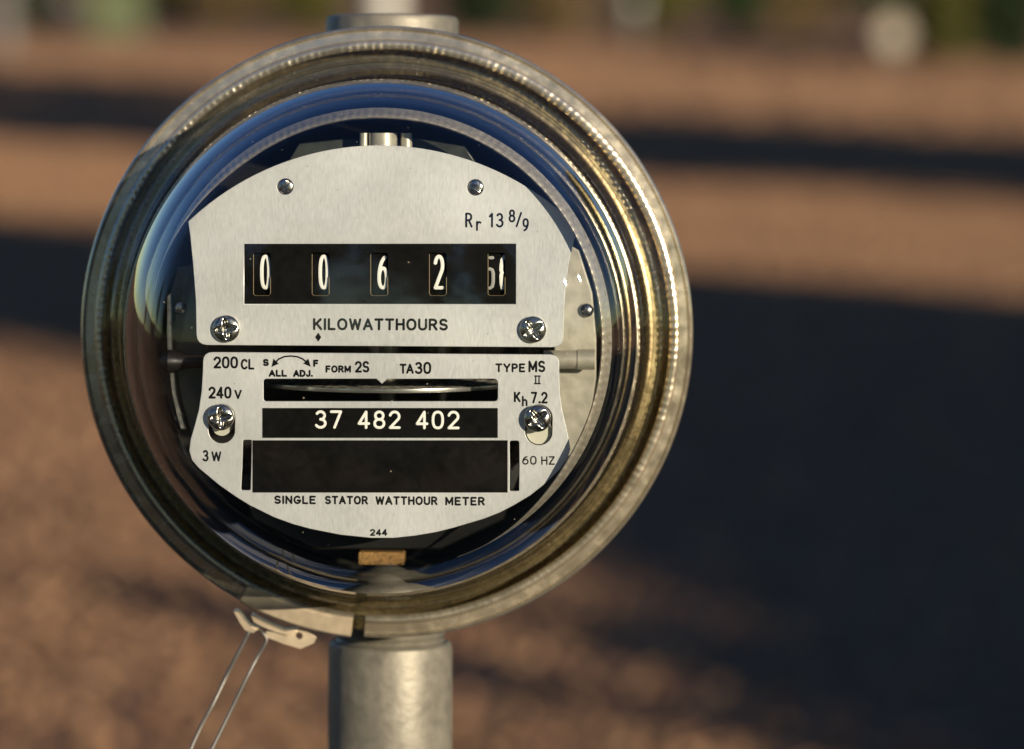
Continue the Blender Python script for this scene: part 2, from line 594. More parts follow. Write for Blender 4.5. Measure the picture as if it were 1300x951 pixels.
# shade trees standing beside and behind the camera
for n_, s_, zc_, rx, rz, cnt, lf, lab in (
        (6.15, -12.5, 2.9, 1.95, 0.95, 24000, 0.16, "dense round headed tree whose shade edges the near gravel beside the post"),
        (8.6, -11.5, 3.2, 3.1, 1.45, 30000, 0.18, "broad low dense tree whose shade fills the near gravel at right"),
        (9.25, -12.5, 5.3, 2.25, 2.1, 16000, 0.18, "taller slim tree whose shade carries on behind the meter"),
        (19.8, 5, 4.4, 3.7, 3.7, 30000, 0.22, "tall dense tree casting the middle shadow band on the gravel"),
        (24.5, 12, 7.4, 3.2, 2.3, 12000, 0.24, "dense tree casting the far left shadow band on the gravel"),
        (51.0, 38, 2.0, 8.0, 1.4, 18000, 0.26, "wide dense tree casting the shadow band behind the pale round sign")):
    x, y = sn(n_, s_)
    tree("shade_tree", x, y, zc_, rx, rz, lab, "tree", cnt, lf, "dark", int(n_ * 3), None, 0.2, 64)
# trees of the plot behind the camera, mirrored in the glass
for i, (x, y, h_, r_) in enumerate([(-4.5, -21, 6.5, 2.6), (0.5, -26, 10.5, 3.4), (-10, -24, 7.5, 3.0), (5.0, -24, 8.5, 2.8), (-17, -17, 7, 3), (-23, -6, 6.5, 2.8), (-26, 8, 7.5, 3.2)]):
    tree("garden_tree", x, y, h_ * 0.58, r_, h_ * 0.44, ["bushy dark tree behind the camera, second from the sun", "tallest bushy tree behind the camera", "wide bushy tree behind the camera to the left",
         "slender bushy tree behind the camera to the right", "bushy tree left of the camera by the plot edge", "low bushy tree left of the meter far aside", "tall bushy tree left of the meter far aside"][i],
         "tree", 5000, 0.2, "green", 70 + i, "trees around the gravel plot", 0.18)

# unseen clipped foliage added behind the camera to shade the ground at the foot of the post
hr_ = empty("added_hedge", Matrix.Translation((*sn(-1.0, -3.0), 0)) @ Matrix.Rotation(rad(SUN_AZ), 4, 'Z'))
tag(hr_, "low clipped foliage row added unseen behind the camera to shade the post foot", "added_hedge")
hm = []
for k in range(9):
    me, _ = crown_mesh((-4.8 + 1.2 * k, 0, 0.74), 0.85, 0.68, 1800, 0.09, 300 + k)
    hm.append(me)
bmj = bmesh.new()
for me in hm: bmj.from_mesh(me)
mj = bpy.data.meshes.new("foliage"); bmj.to_mesh(mj); bmj.free()
link("foliage", mj, LEAF["green"], hr_)
stm = tube("stem", [(0, 0, -50), (20, 30, 700)], [40, 18], 8)
for k in range(9):
    st_ = link("stem", stm, MAT["bark"], hr_)
    st_.location = (-4.8 + 1.2 * k, 0, 0)

# concrete pad on the ground behind the post, in the shade of the added foliage; it shows as the grey curve in the lower glass
m, t, b = mat("concrete", (0.46, 0.45, 0.42), 0.85, 0, 0.2)
cpad = link("concrete_pad", box_mesh("concrete_pad", -0.95, 0.75, 1.95, 4.3, -0.05, 0.09, 0.02), grain(m, t, b, (40, 40, 40), 0.12, 0.3, 0.05, 0.002, 5, 3))
tag(cpad, "flat grey concrete pad on the gravel behind the meter post", "concrete pad")

# ------------------------------------------------------------------ far background
for i, (u, v, hgt, wid, kd, nm, lab, cat) in enumerate([
        (1278, 90, 1.9, 0.55, "dark", "dark_bush", "dark dense bush at the far edge of the gravel beside the olive bush", "bush"),
        (1203, 84, 1.75, 0.62, "olive", "olive_bush", "olive yellow bush in sun beside the dark bush", "bush"),
        (935, 58, 1.9, 0.55, "green", "green_bush", "narrow green bush behind the far shadow band", "bush"),
        (1010, 46, 1.5, 1.0, "dry", "dry_shrub", "low dry brown shrub left of the pale round sign", "bush"),
        (835, 44, 1.8, 1.2, "olive", "olive_bush", "low olive bush below the pale bollard cap", "bush"),
        (700, 50, 1.8, 1.0, "dry", "dry_shrub", "dry brown shrub right of the white post", "bush"),
        (610, 52, 2.6, 1.1, "dark", "dark_shrub", "dark shrub standing close beside the white post", "bush"),
        (390, 40, 1.9, 1.1, "olive", "olive_bush", "olive bush left of the white post", "bush"),
        (285, 40, 1.7, 1.1, "dry", "dry_shrub", "dry tan shrub right of the green utility box", "bush"),
        (215, 38, 1.7, 0.7, "olive", "olive_bush", "small olive bush against the green utility box", "bush"),
        (45, 44, 1.6, 0.5, "dark", "dark_shrub", "small dark shrub left of the green utility box", "bush"),
        (1100, 30, 3.0, 1.8, "green", "green_bush", "wide green bush far behind the pale round sign", "bush")]):
    p = ground_at(u, v)
    r_ = wid
    tree(nm, p.x, p.y, hgt * 0.52, r_, hgt * 0.5, lab, cat, 4500, 0.11, kd, 40 + i,
         None, 0.05 if hgt < 4 else 0.14)

m, t, b = mat("utility_green", (0.10, 0.125, 0.05), 0.5); MAT["ugreen"] = grain(m, t, b, (6, 6, 6), 0.12, 0, 0.05)
m, t, b = mat("pale_paint", (0.50, 0.49, 0.41), 0.5); MAT["pale"] = grain(m, t, b, (8, 8, 8), 0.1, 0, 0.05)
m, t, b = mat("grey_paint", (0.16, 0.15, 0.13), 0.6); MAT["gpaint"] = grain(m, t, b, (8, 8, 8), 0.1, 0, 0.05)


def post_mesh(name, r, z0, z1, n=20, dome=True):
    prof = [(0, z0), (r, z0), (r, z1)] + ([(r * 0.8, z1 + r * 0.45), (r * 0.4, z1 + r * 0.7), (0, z1 + r * 0.78)] if dome else [(0, z1)])
    me = turned(name, [(a * 1000, c * 1000) for a, c in prof], (0, 0), n)
    me.transform(Matrix.Rotation(rad(90), 4, 'X'))
    return me


# green pad-mounted utility box
p = ground_at(148, 48)
rt = empty("utility_box", Matrix.Translation((p.x, p.y, 0)))
tag(rt, "green metal utility box at the far edge of the gravel", "utility box")
link("cabinet", box_mesh("cabinet", -0.62, 0.62, -0.45, 0.45, 0.06, 1.25), MAT["ugreen"], rt)
link("lid", box_mesh("lid", -0.66, 0.66, -0.5, 0.5, 1.252, 1.32), MAT["ugreen"], rt)
link("plinth", box_mesh("plinth", -0.72, 0.72, -0.6, 0.6, -0.05, 0.058), MAT["gpaint"], rt)
for sx in (-0.31, 0.31):
    link("door", box_mesh("door", sx - 0.29, sx + 0.29, -0.474, -0.452, 0.14, 1.18, 0.008), MAT["ugreen"], rt)
link("handle", box_mesh("handle", 0.03, 0.06, -0.52, -0.476, 0.6, 0.78, 0.006), MAT["gpaint"], rt)

# white post behind the socket hub
p = ground_at(489, 64)
rt = empty("white_post", Matrix.Translation((p.x, p.y, 0)))
tag(rt, "thick white painted post seen just above the meter socket", "post")
link("shaft", post_mesh("shaft", 0.30, 0.0, 2.6), MAT["pale"], rt)
link("collar", post_mesh("collar", 0.36, -0.02, 0.14, dome=False), MAT["gpaint"], rt)

# pale round sign on a thin post
p = ground_at(1134, 92)
rt = empty("round_sign", Matrix.Translation((p.x, p.y, 0)))
tag(rt, "pale round sign disc on a grey post by the far bushes", "sign")
bm = bmesh.new()
bmesh.ops.create_cone(bm, cap_ends=True, segments=40, radius1=0.21, radius2=0.21, depth=0.02, matrix=Matrix.Translation((0, -0.06, 0.56)) @ Matrix.Rotation(rad(90), 4, 'X'))
me = bpy.data.meshes.new("disc"); bm.to_mesh(me); bm.free()
m, t, b = mat("sign_tan", (0.46, 0.40, 0.29), 0.5)
link("disc", me, m, rt)
link("post", post_mesh("post", 0.04, -0.05, 0.78), MAT["gpaint"], rt)

# small pale bollards at the top edge
for u, v, lab in ((805, 50, "pale capped bollard behind the low olive bush"), (83, 46, "pale capped bollard in front of the green utility box"),
                  (4, 66, "grey capped bollard farthest left of the gravel")):
    p = ground_at(u, v)
    rt = empty("bollard", Matrix.Translation((p.x, p.y, 0)))
    tag(rt, lab, "bollard", "bollards along the far edge")
    dark = u < 20
    link("shaft", post_mesh("shaft", 0.10 if not dark else 0.2, -0.05, 0.70 if not dark else 1.1, dome=False), MAT["gpaint"], rt)
    if not dark:
        link("cap", post_mesh("cap", 0.17, 0.702, 0.86), MAT["pale"], rt)
    else:
        link("cap", post_mesh("cap", 0.23, 1.102, 1.16), MAT["gpaint"], rt)

# sign post to the right whose thin shadow crosses the near gravel
x, y = sn(4.45, -3.0)
rt = empty("marker_post", Matrix.Translation((x, y, 0)))
tag(rt, "slim grey marker post casting a thin shadow on the gravel", "post")
link("shaft", post_mesh("shaft", 0.06, -0.05, 2.17), MAT["gpaint"], rt)
link("plate", box_mesh("plate", -0.13, 0.13, -0.075, -0.062, 1.8, 2.16, 0.004), MAT["pale"], rt)

# ================================================================== METER POST (socket + conduit)
post = empty("meter_post", METER)
tag(post, "galvanised conduit post with round meter socket holding the glass meter", "post")
ZS = -36.0
hx = (P(414, 30, ZS)[0] + P(582, 30, ZS)[0]) / 2
hr = (P(582, 30, ZS)[0] - P(414, 30, ZS)[0]) / 2
ytop = P(498, 21, ZS - 4)[1]
link("socket_housing", lathe("socket_housing", [(0, -70), (70, -70), (76, -68), (79, -63), (80, -20), (84, -17), (84.5, -13.5), (76, -13), (76, -50), (0, -50)], 96), MAT["galv"], post)
link("top_hub", turned("top_hub", [(0, 70), (hr, 70), (hr, ytop - 1.6), (hr - 0.5, ytop - 0.5), (hr - 1.6, ytop), (hr - 4, ytop + 0.1), (0, ytop + 0.2)], (hx, ZS), 64), MAT["galv"], post)
ycp = P(495, 824, ZS + 18)[1]
cx = (P(417, 850, ZS)[0] + P(574, 850, ZS)[0]) / 2
cr = (P(574, 850, ZS)[0] - P(417, 850, ZS)[0]) / 2
thr = [(0, -70), (cr - 2.6, -70)]
yy_ = -76.0
while yy_ > ycp - 6:
    thr += [(cr - 2.2, yy_), (cr - 3.1, yy_ - 1.0)]
    yy_ -= 2.0
thr += [(0, yy_)]
link("threaded_nipple", turned("threaded_nipple", thr, (cx, ZS), 64, sharp=60), MAT["galv"], post)
link("coupling", turned("coupling", [(cr - 3.4, ycp - 6), (cr - 2.8, ycp - 0.6), (cr - 1.2, ycp), (cr - 0.3, ycp - 0.8), (cr, ycp - 3), (cr + 0.2, ycp - 58),
                                     (cr - 0.4, ycp - 60), (cr - 3.2, ycp - 60.3)], (cx, ZS), 64), MAT["galv"], post)
link("conduit", turned("conduit", [(cr - 3.3, ycp - 40), (cr - 3.3, -1480), (0, -1480)], (cx, ZS), 48), MAT["galv"], post)

# ================================================================== ELECTRICITY METER
meter = empty("electricity_meter", METER)
tag(meter, "round glass covered watthour meter with number register on a metal post", "electricity meter")


def part(name, me, mt, parent=meter, label=None):
    o = link(name, me, MAT[mt], parent)
    if label: o["label"] = label
    return o


# glass cover: outer and inner skin of one shell
outer = [(83.2, -0.6), (83.2, 1.2), (82.4, 1.9), (80.2, 2.0), (79.4, 2.6), (79.1, 4.0), (78.3, 4.8), (77.2, 5.1), (76.4, 6.2), (75.9, 8.5)]
outer += catmull([(75.9, 8.5), (74.9, 16), (73.6, 27), (72.2, 38), (70.6, 47), (68.6, 55), (66.3, 61), (63.2, 66), (60, 68.6), (57, 69.9), (52, 71.3), (42, 73), (25, 74.6), (0.0, 75.2)], 6)[1:]
inner = catmull([(72.2, -0.6), (71.6, 12), (70.2, 26), (68.8, 37), (67.2, 45.6), (65.3, 52.5), (62.8, 58.3), (60.2, 62.2), (57.5, 64.4), (54.8, 65.7), (50.5, 67), (41, 68.8), (24, 70.4), (0.0, 71.0)], 6)
part("glass_cover", lathe("glass_cover", outer + list(reversed(inner)), 192, closed=True, sharp=50), "glass")

# bronze coloured base rim under the glass flange, stepped
part("base_rim", lathe("base_rim", [(75.2, -13), (75.2, 1.2), (75.6, 1.5), (76.0, 1.0), (76.1, -0.2), (76.9, -0.4), (77.3, -0.9), (77.35, -1.9), (77.9, -2.0), (78.25, -2.6), (78.3, -3.6),
                                    (79.3, -3.9), (79.5, -4.9), (80.2, -5.0), (80.5, -5.8), (83.4, -6.4), (84, -9), (83, -12)], 192, sharp=30), "bronze")
part("base_pan", lathe("base_pan", [(75.1, 1.0), (75.1, -46), (0, -46), (0, -43.4), (72.0, -43.2), (72.0, -0.8), (74.0, 1.0), (75.1, 1.0)], 96), "bake")

part("shade_cup", lathe("shade_cup", [(71.4, -1.2), (69.6, 26), (68.7, 33.5), (67.9, 34), (67.6, 33.4), (68.4, 26), (70.4, -1.2)], 128, closed=True, mod=lambda i, a, r, z: (r, z - 11.5 * max(0.0, math.cos(a)) ** 2 if z > 20 else z)), "bake")  # added black cup keeping sun off the left ring, lowered at right

# sealing ring with toothed inner lip and a gap at the bottom
NT = 232


def teeth(i, a, r, z):
    k = 0.5 + 0.5 * math.cos(a * NT)
    k = k * k
    w = (0, 1.0, 1.0, 0.35, 0.0)[i] if i < 5 else 0
    irr = (0.55 + 0.45 * math.sin(a * 17.0) * math.sin(a * 43.0 + 1)) * (0.55 + 0.45 * math.sin(a + 0.3))
    return r - 0.30 * w * k * irr, z + 0.34 * w * k * irr


ring_prof = [(81.9, -1.8), (81.7, 0.6), (82.3, 1.35), (83.3, 1.45), (84.4, 1.25), (84.7, 0.75), (86.9, 0.55), (87.2, 1.05), (87.75, 1.3), (88.3, 1.0), (88.5, 0.2), (88.5, -13.5), (87.6, -14),
             (87.4, -1.6), (84.5, -0.9), (82.8, -1.2)]
gx, gy = P(455, 800, 0)
ga = math.degrees(math.atan2(gy, gx))
dg_ = math.degrees(8.0 / 4.39 / 87.0)
ring = part("sealing_ring", lathe("sealing_ring", ring_prof, NT * 6, closed=True, a0=ga + dg_, a1=ga + 360 - dg_, mod=teeth, sharp=50, cap_ends=True), "ring")
# screw lug bridging the gap just behind the ring
lug = lathe("lug", [(80.8, -6), (87.2, -6), (87.2, -12), (80.8, -12)], 4, closed=True, a0=ga - 4, a1=ga + 4, smooth=False, cap_ends=True)
part("lug", lug, "bronze", ring)

m, t, b = mat("clamp_brass", (0.60, 0.50, 0.34), 0.38, 0.55); MAT["clamp"] = grain(m, t, b, (300, 300, 300), 0.15, 0.15, 0.1, 0.0002, 5, 40)
part("clamp_strip", lathe("clamp_strip", [(83.0, 1.5), (83.2, 2.1), (83.7, 2.35), (88.3, 1.9), (88.8, 1.3), (88.9, -9.0), (88.62, -9.0), (88.6, 0.6), (83.0, 1.0)], 40, closed=True,
                          a0=-118.5, a1=ga - dg_ - 0.1, sharp=30, cap_ends=True), "clamp", ring)

# latch hanging below the ring
ZL = -3.0
latch = part("latch", sheet("latch", [ppath([(337.6, 801), (362.5, 804), (378, 799.5), (390, 802), (401.7, 808.5), (399, 816), (382, 823.5), (360, 817), (339, 809)], ZL),
                                      ppath([(380 + 4.6 * math.cos(rad(k * 30)), 806.9 + 4.6 * math.sin(rad(k * 30))) for k in range(12)], ZL)], ZL - 0.6, ZL + 0.6, 0.05), "clamp")
part("latch_arm", sheet("latch_arm", [ppath([(319, 780.5), (327, 786), (346, 795), (362, 801), (378, 799.5), (366, 806), (350, 801.5), (334, 795), (323, 789)], ZL)], ZL - 7, ZL + 1.6, 0.06), "clamp", latch)
part("latch_hook", sheet("latch_hook", [ppath([(297.5, 775), (303, 776.5), (317, 794), (329, 797.5), (322, 802.5), (312, 799), (305, 789)], ZL)], ZL - 5, ZL + 2.4, 0.06), "clamp", latch)

# added metal arc imitating the glare band in the shoulder of the glass
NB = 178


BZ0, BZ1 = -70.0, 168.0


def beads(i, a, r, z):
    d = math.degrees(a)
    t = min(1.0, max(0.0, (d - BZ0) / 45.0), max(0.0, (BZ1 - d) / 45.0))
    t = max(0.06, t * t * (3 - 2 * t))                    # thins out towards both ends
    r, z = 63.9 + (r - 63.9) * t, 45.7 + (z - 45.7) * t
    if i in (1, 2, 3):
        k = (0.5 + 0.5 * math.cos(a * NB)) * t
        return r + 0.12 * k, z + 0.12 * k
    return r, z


part("glare_arc", lathe("glare_arc", [(64.2, 45.5), (63.3, 46.2), (62.6, 47.7), (62.0, 49.0), (61.5, 49.4), (61.2, 48.0), (62.6, 45.5)], NB * 4, closed=True, a0=BZ0, a1=BZ1, mod=beads, sharp=50, cap_ends=True), "glare_frame")

# ------------------------------------------------------------------ nameplates
ZP0, ZP = 44.2, 45.2          # back and front of the nameplates
arc = []
for k in range(41):
    u = 239 + (729 - 239) * k / 40
    dx = u - 484.0
    arc.append((u, 539.5 - math.sqrt(355 ** 2 - dx * dx) - 0.0 + (u - 484) * 0.006))
up_px = pround(arc + [(730.5, 298), (727, 313), (722, 335), (718, 365), (716, 395), (715, 441), (249.5, 438), (248.5, 380), (245, 335), (241.5, 300)],
               [0] * 41 + [0, 0, 0, 0, 0, 14, 14, 0, 0, 0])


def circ(u, v, r, z, n=28, ry=None, stretch=0):
    pts = []
    for k in range(n):
        a = 2 * math.pi * k / n
        dy = (ry or r) * math.sin(a)
        pts.append((u + r * math.cos(a), v + dy + (stretch if dy > 0 else 0)))
    return ppath(pts, z)


upper = part("upper_nameplate", sheet("upper_nameplate", [ppath(up_px, ZP), prect(310, 309.6, 655, 386, ZP), circ(362, 237, 10.3, ZP), circ(603.3, 238, 10.3, ZP)], ZP0, ZP), "plate")

low_left = [(257.5, 470), (256, 496), (252.5, 520), (247, 541), (242, 558), (240.3, 572), (243.5, 584), (252, 594)]
low_bot = [(278.5, 616), (300, 631), (317, 641.5), (347.7, 656.7), (372, 665.5), (394, 671.5), (432, 679), (471, 683), (500, 683), (528, 680), (553, 675.7), (576, 670),
           (614.6, 658.5), (635, 650.5), (653, 641), (673, 629), (691.5, 614.5)]
low_right = [(711, 595.5), (720, 582), (724, 571), (722.7, 560), (718.5, 541), (713.5, 519), (710.5, 498), (710, 474)]
low_px = pround([(258, 447)] + low_left + low_bot + low_right + [(710, 450.2)], [12] + [0] * (len(low_left) + len(low_bot) + len(low_right)) + [12])
low_px = list(reversed(low_px))
SLOT = (334.5, 481, 632, 509.5)
slot_l = pround([(308.5, 558.5), (319.5, 558.5), (319, 590), (318, 622.5), (306, 622.5), (307.6, 590)], [3, 2, 0, 2, 2, 0])
slot_r = pround([(647, 559.5), (659, 559.5), (659.4, 590), (659, 623.5), (647, 623.5), (647.4, 590)], [3, 3, 0, 2, 2, 0])
slot_c = pround([(334.5, 481), (478, 481), (485, 487.5), (492, 481), (632, 481), (632, 509.5), (334.5, 509.5)], [4, 0, 0, 0, 6, 5, 4])
lower = part("lower_nameplate", sheet("lower_nameplate", [ppath(low_px, ZP), ppath(slot_c, ZP), ppath(slot_l, ZP), ppath(slot_r, ZP),
                                                          circ(281.5, 530, 17, ZP, stretch=16), circ(684, 531, 17.4, ZP, stretch=17)], ZP0, ZP), "plate")
part("serial_strip", sheet("serial_strip", [prect(333, 518, 632, 556, ZP)], ZP + 0.01, ZP + 0.05, 0.005), "black", lower)
part("blank_label", sheet("blank_label", [prect(320.5, 559, 644.5, 625.4, ZP)], ZP + 0.01, ZP + 0.05, 0.005), "black", lower)

# register: black panel with five slots, number drums behind
SLX = [(321.5 + 74.45 * i, 343.5 + 74.45 * i) for i in range(5)]
ZR = ZP - 0.35
panel = part("register_panel", sheet("register_panel", [prect(309.2, 308.8, 655.8, 386.8, ZR)] + [prect(a, 321, b_, 375.5, ZR, 3) for a, b_ in SLX], ZR - 0.4, ZR, 0.06), "black")

# ------------------------------------------------------------------ stroke lettering
def arcp(cx_, cy_, rx, ry, a0, a1, n=14):
    return [(cx_ + rx * math.cos(rad(a0 + (a1 - a0) * k / n)), cy_ + ry * math.sin(rad(a0 + (a1 - a0) * k / n))) for k in range(n + 1)]


def sup(cx_, cy_, rx, ry, e=2.5, n=32):
    out = []
    for k in range(n + 1):
        a = 2 * math.pi * k / n
        c, s = math.cos(a), math.sin(a)
        out.append((cx_ + rx * math.copysign(abs(c) ** (2 / e), c), cy_ + ry * math.copysign(abs(s) ** (2 / e), s)))
    return out


SIX = [sup(.29, .31, .28, .31, 2.2), arcp(.62, .33, .61, .67, 180, 106, 10)]
G = {
    '0': (.58, [sup(.29, .5, .29, .5)]), '1': (.24, [[(.0, .8), (.2, 1), (.2, 0)]]),
    '2': (.58, [arcp(.29, .71, .28, .29, 165, -32) + [(.02, 0)], [(.02, 0), (.58, 0)]]),
    '3': (.56, [arcp(.27, .755, .245, .245, 150, -90), arcp(.27, .26, .29, .26, 90, -152)]),
    '4': (.6, [[(.44, 0), (.44, 1), (0, .26), (.6, .26)]]),
    '6': (.58, SIX), '7': (.58, [[(0, 1), (.58, 1), (.2, 0)]]),
    '8': (.58, [sup(.29, .76, .24, .24, 2.1), sup(.29, .265, .285, .265, 2.1)]),
    '9': (.58, [[(.58 - x, 1 - y) for x, y in s] for s in SIX]),
    'A': (.66, [[(0, 0), (.33, 1), (.66, 0)], [(.11, .32), (.55, .32)]]),
    'C': (.6, [arcp(.33, .5, .33, .5, 42, 318, 22)]),
    'D': (.6, [[(0, 0), (0, 1), (.24, 1)] , arcp(.24, .5, .36, .5, 90, -90, 16), [(.24, 0), (0, 0)]]),
    'E': (.5, [[(.5, 1), (0, 1), (0, 0), (.5, 0)], [(0, .52), (.42, .52)]]),
    'F': (.48, [[(.48, 1), (0, 1), (0, 0)], [(0, .52), (.4, .52)]]),
    'G': (.64, [arcp(.33, .5, .33, .5, 45, 350, 22), [(.36, .42), (.655, .42)]]),
    'H': (.58, [[(0, 0), (0, 1)], [(.58, 0), (.58, 1)], [(0, .52), (.58, .52)]]),
    'I': (.02, [[(.01, 0), (.01, 1)]]),
    'J': (.42, [[(.42, 1), (.42, .28)] + arcp(.21, .24, .21, .24, 0, -170, 10)]),
    'K': (.58, [[(0, 0), (0, 1)], [(.55, 1), (0, .36)], [(.2, .58), (.58, 0)]]),
    'L': (.48, [[(0, 1), (0, 0), (.48, 0)]]),
    'M': (.7, [[(0, 0), (0, 1), (.35, .2), (.7, 1), (.7, 0)]]),
    'N': (.58, [[(0, 0), (0, 1), (.58, 0), (.58, 1)]]),
    'O': (.68, [sup(.34, .5, .34, .5, 2.15)]),
    'P': (.52, [[(0, 0), (0, 1), (.26, 1)] + arcp(.26, .74, .26, .26, 90, -90, 10) + [(0, .48)]]),
    'R': (.56, [[(0, 0), (0, 1), (.27, 1)] + arcp(.27, .745, .26, .255, 90, -90, 10) + [(0, .49)], [(.28, .49), (.56, 0)]]),
    'S': (.56, [arcp(.28, .745, .255, .255, 28, 270, 14) + arcp(.28, .255, .275, .245, 90, -150, 14)]),
    'T': (.58, [[(0, 1), (.58, 1)], [(.29, 1), (.29, 0)]]),
    'U': (.58, [[(0, 1), (0, .3)] + arcp(.29, .3, .29, .3, 180, 360, 14) + [(.58, 1)]]),
    'V': (.62, [[(0, 1), (.31, 0), (.62, 1)]]),
    'W': (.86, [[(0, 1), (.2, 0), (.43, .95), (.66, 0), (.86, 1)]]),
    'Y': (.62, [[(0, 1), (.31, .46), (.62, 1)], [(.31, .46), (.31, 0)]]),
    'Z': (.56, [[(0, 1), (.56, 1), (0, 0), (.56, 0)]]),
    'r': (.36, [[(0, 0), (0, 1)], [(0, .62)] + arcp(.24, .62, .22, .36, 150, 50, 8)]),
    'h': (.46, [[(0, 0), (0, 1)], arcp(.23, .4, .23, .24, 175, 0, 10) + [(.46, 0)]]),
    '.': (.08, [[(.02, .03), (.06, .03)]]), '/': (.4, [[(0, 0), (.4, 1)]]),
    'i': (.5, [[(.05, 1), (.45, 1)], [(.05, 0), (.45, 0)], [(.13, 0), (.13, 1)], [(.37, 0), (.37, 1)]]),   # roman numeral II with serifs
    't': (.2, [[(.12, 1), (.02, .8), (.02, .2), (.12, 0)]]),
    ' ': (.3, []),
}


def split_corners(pl, lim=38):
    out, cur = [], [pl[0]]
    for i in range(1, len(pl)):
        cur.append(pl[i])
        if i < len(pl) - 1:
            a = Vector(pl[i]) - Vector(pl[i - 1]); b_ = Vector(pl[i + 1]) - Vector(pl[i])
            if a.length > 1e-9 and b_.length > 1e-9 and math.degrees(a.angle(b_)) > lim:
                out.append(cur); cur = [pl[i]]
    out.append(cur)
    return out


class Ink:
    bold = 1.22

    """collects pen strokes given in photo pixels and lays them on a surface"""

    def __init__(self, where):
        self.V, self.F, self.where = [], [], where      # where(u, v, h) -> (x, y, z) mm

    def stroke(self, pts, w):
        fine = [pts[0]]
        for p in pts[1:]:
            q = fine[-1]
            k_ = max(1, int(math.hypot(p[0] - q[0], p[1] - q[1]) / 5.0))
            fine += [(q[0] + (p[0] - q[0]) * j / k_, q[1] + (p[1] - q[1]) * j / k_) for j in range(1, k_ + 1)]
        pts = [p for i, p in enumerate(fine) if i == 0 or (Vector(p) - Vector(fine[i - 1])).length > 1e-4]
        if len(pts) < 2: return
        hw, n = w / 2, len(pts)
        closed = (Vector(pts[0]) - Vector(pts[-1])).length < 1e-3
        b0 = len(self.V)
        for i, p in enumerate(pts):
            if closed:
                a, c = pts[i - 1 if i else n - 2], pts[i + 1 if i < n - 1 else 1]
            else:
                a, c = pts[max(i - 1, 0)], pts[min(i + 1, n - 1)]
            d = (Vector(c) - Vector(a)).normalized()
            nx, ny = -d.y * hw, d.x * hw
            self.V += [self.where(p[0] + nx, p[1] + ny, 0.0), self.where(p[0], p[1], 1.0), self.where(p[0] - nx, p[1] - ny, 0.0)]
        for i in range(n - 1):
            q = b0 + i * 3
            self.F += [(q, q + 3, q + 4, q + 1), (q + 1, q + 4, q + 5, q + 2)]
        if not closed:
            for e_, sgn in ((0, -1), (n - 1, 1)):
                p = pts[e_]
                o_ = pts[1] if e_ == 0 else pts[n - 2]
                d = (Vector(p) - Vector(o_)).normalized()
                base = math.atan2(d.y, d.x)
                c0 = len(self.V)
                self.V.append(self.where(p[0], p[1], 1.0))
                for k in range(7):
                    a = base - math.pi / 2 + math.pi * k / 6
                    self.V.append(self.where(p[0] + hw * math.cos(a), p[1] + hw * math.sin(a), 0.0))
                for k in range(6):
                    self.F.append((c0, c0 + 1 + k, c0 + 2 + k))

    def poly(self, pts):
        c0 = len(self.V)
        self.V += [self.where(u, v, 0.6) for u, v in pts]
        self.F.append(tuple(range(c0, c0 + len(pts))))

    def text(self, s, u0, u1, v0, v1, w, gap=.30, slant=0.0, drop=0.0):
        """s fills the box u0..u1 (outer edges), v0 top, v1 baseline"""
        w *= self.bold
        hgt = (v1 - v0) - w
        tot = sum(G[c][0] for c in s) + gap * (len(s) - 1)
        sx = (u1 - u0 - w) / tot if tot > 0.05 else 0
        u = u0 + w / 2
        for c in s:
            cw, st = G[c]
            for pl in st:
                q = [(u + x_ * sx, v1 - w / 2 - y_ * hgt + drop * (u + x_ * sx - u0)) for x_, y_ in pl]
                for piece in split_corners(q):
                    self.stroke(piece, w)
            u += (cw + gap) * sx

    def build(self, name, mt, parent):
        me = mesh(name, self.V, self.F, False)
        bm = bmesh.new(); bm.from_mesh(me)
        for f in bm.faces:
            f.normal_update()
            if f.normal.z < 0: f.normal_flip()
        bm.to_mesh(me); bm.free()
        return link(name, me, MAT[mt], parent)


def on_plate(z, h=0.045):
    return lambda u, v, k: (*P(u, v, z), z + 0.012 + h * k)


def write(items, parent, mt="ink", z=ZP, name="lettering"):
    for it in items:
        ink = Ink(on_plate(z))
        for a in it:
            ink.text(*a[:6], **(a[6] if len(a) > 6 else {}))
        ink.build(name, mt, parent)


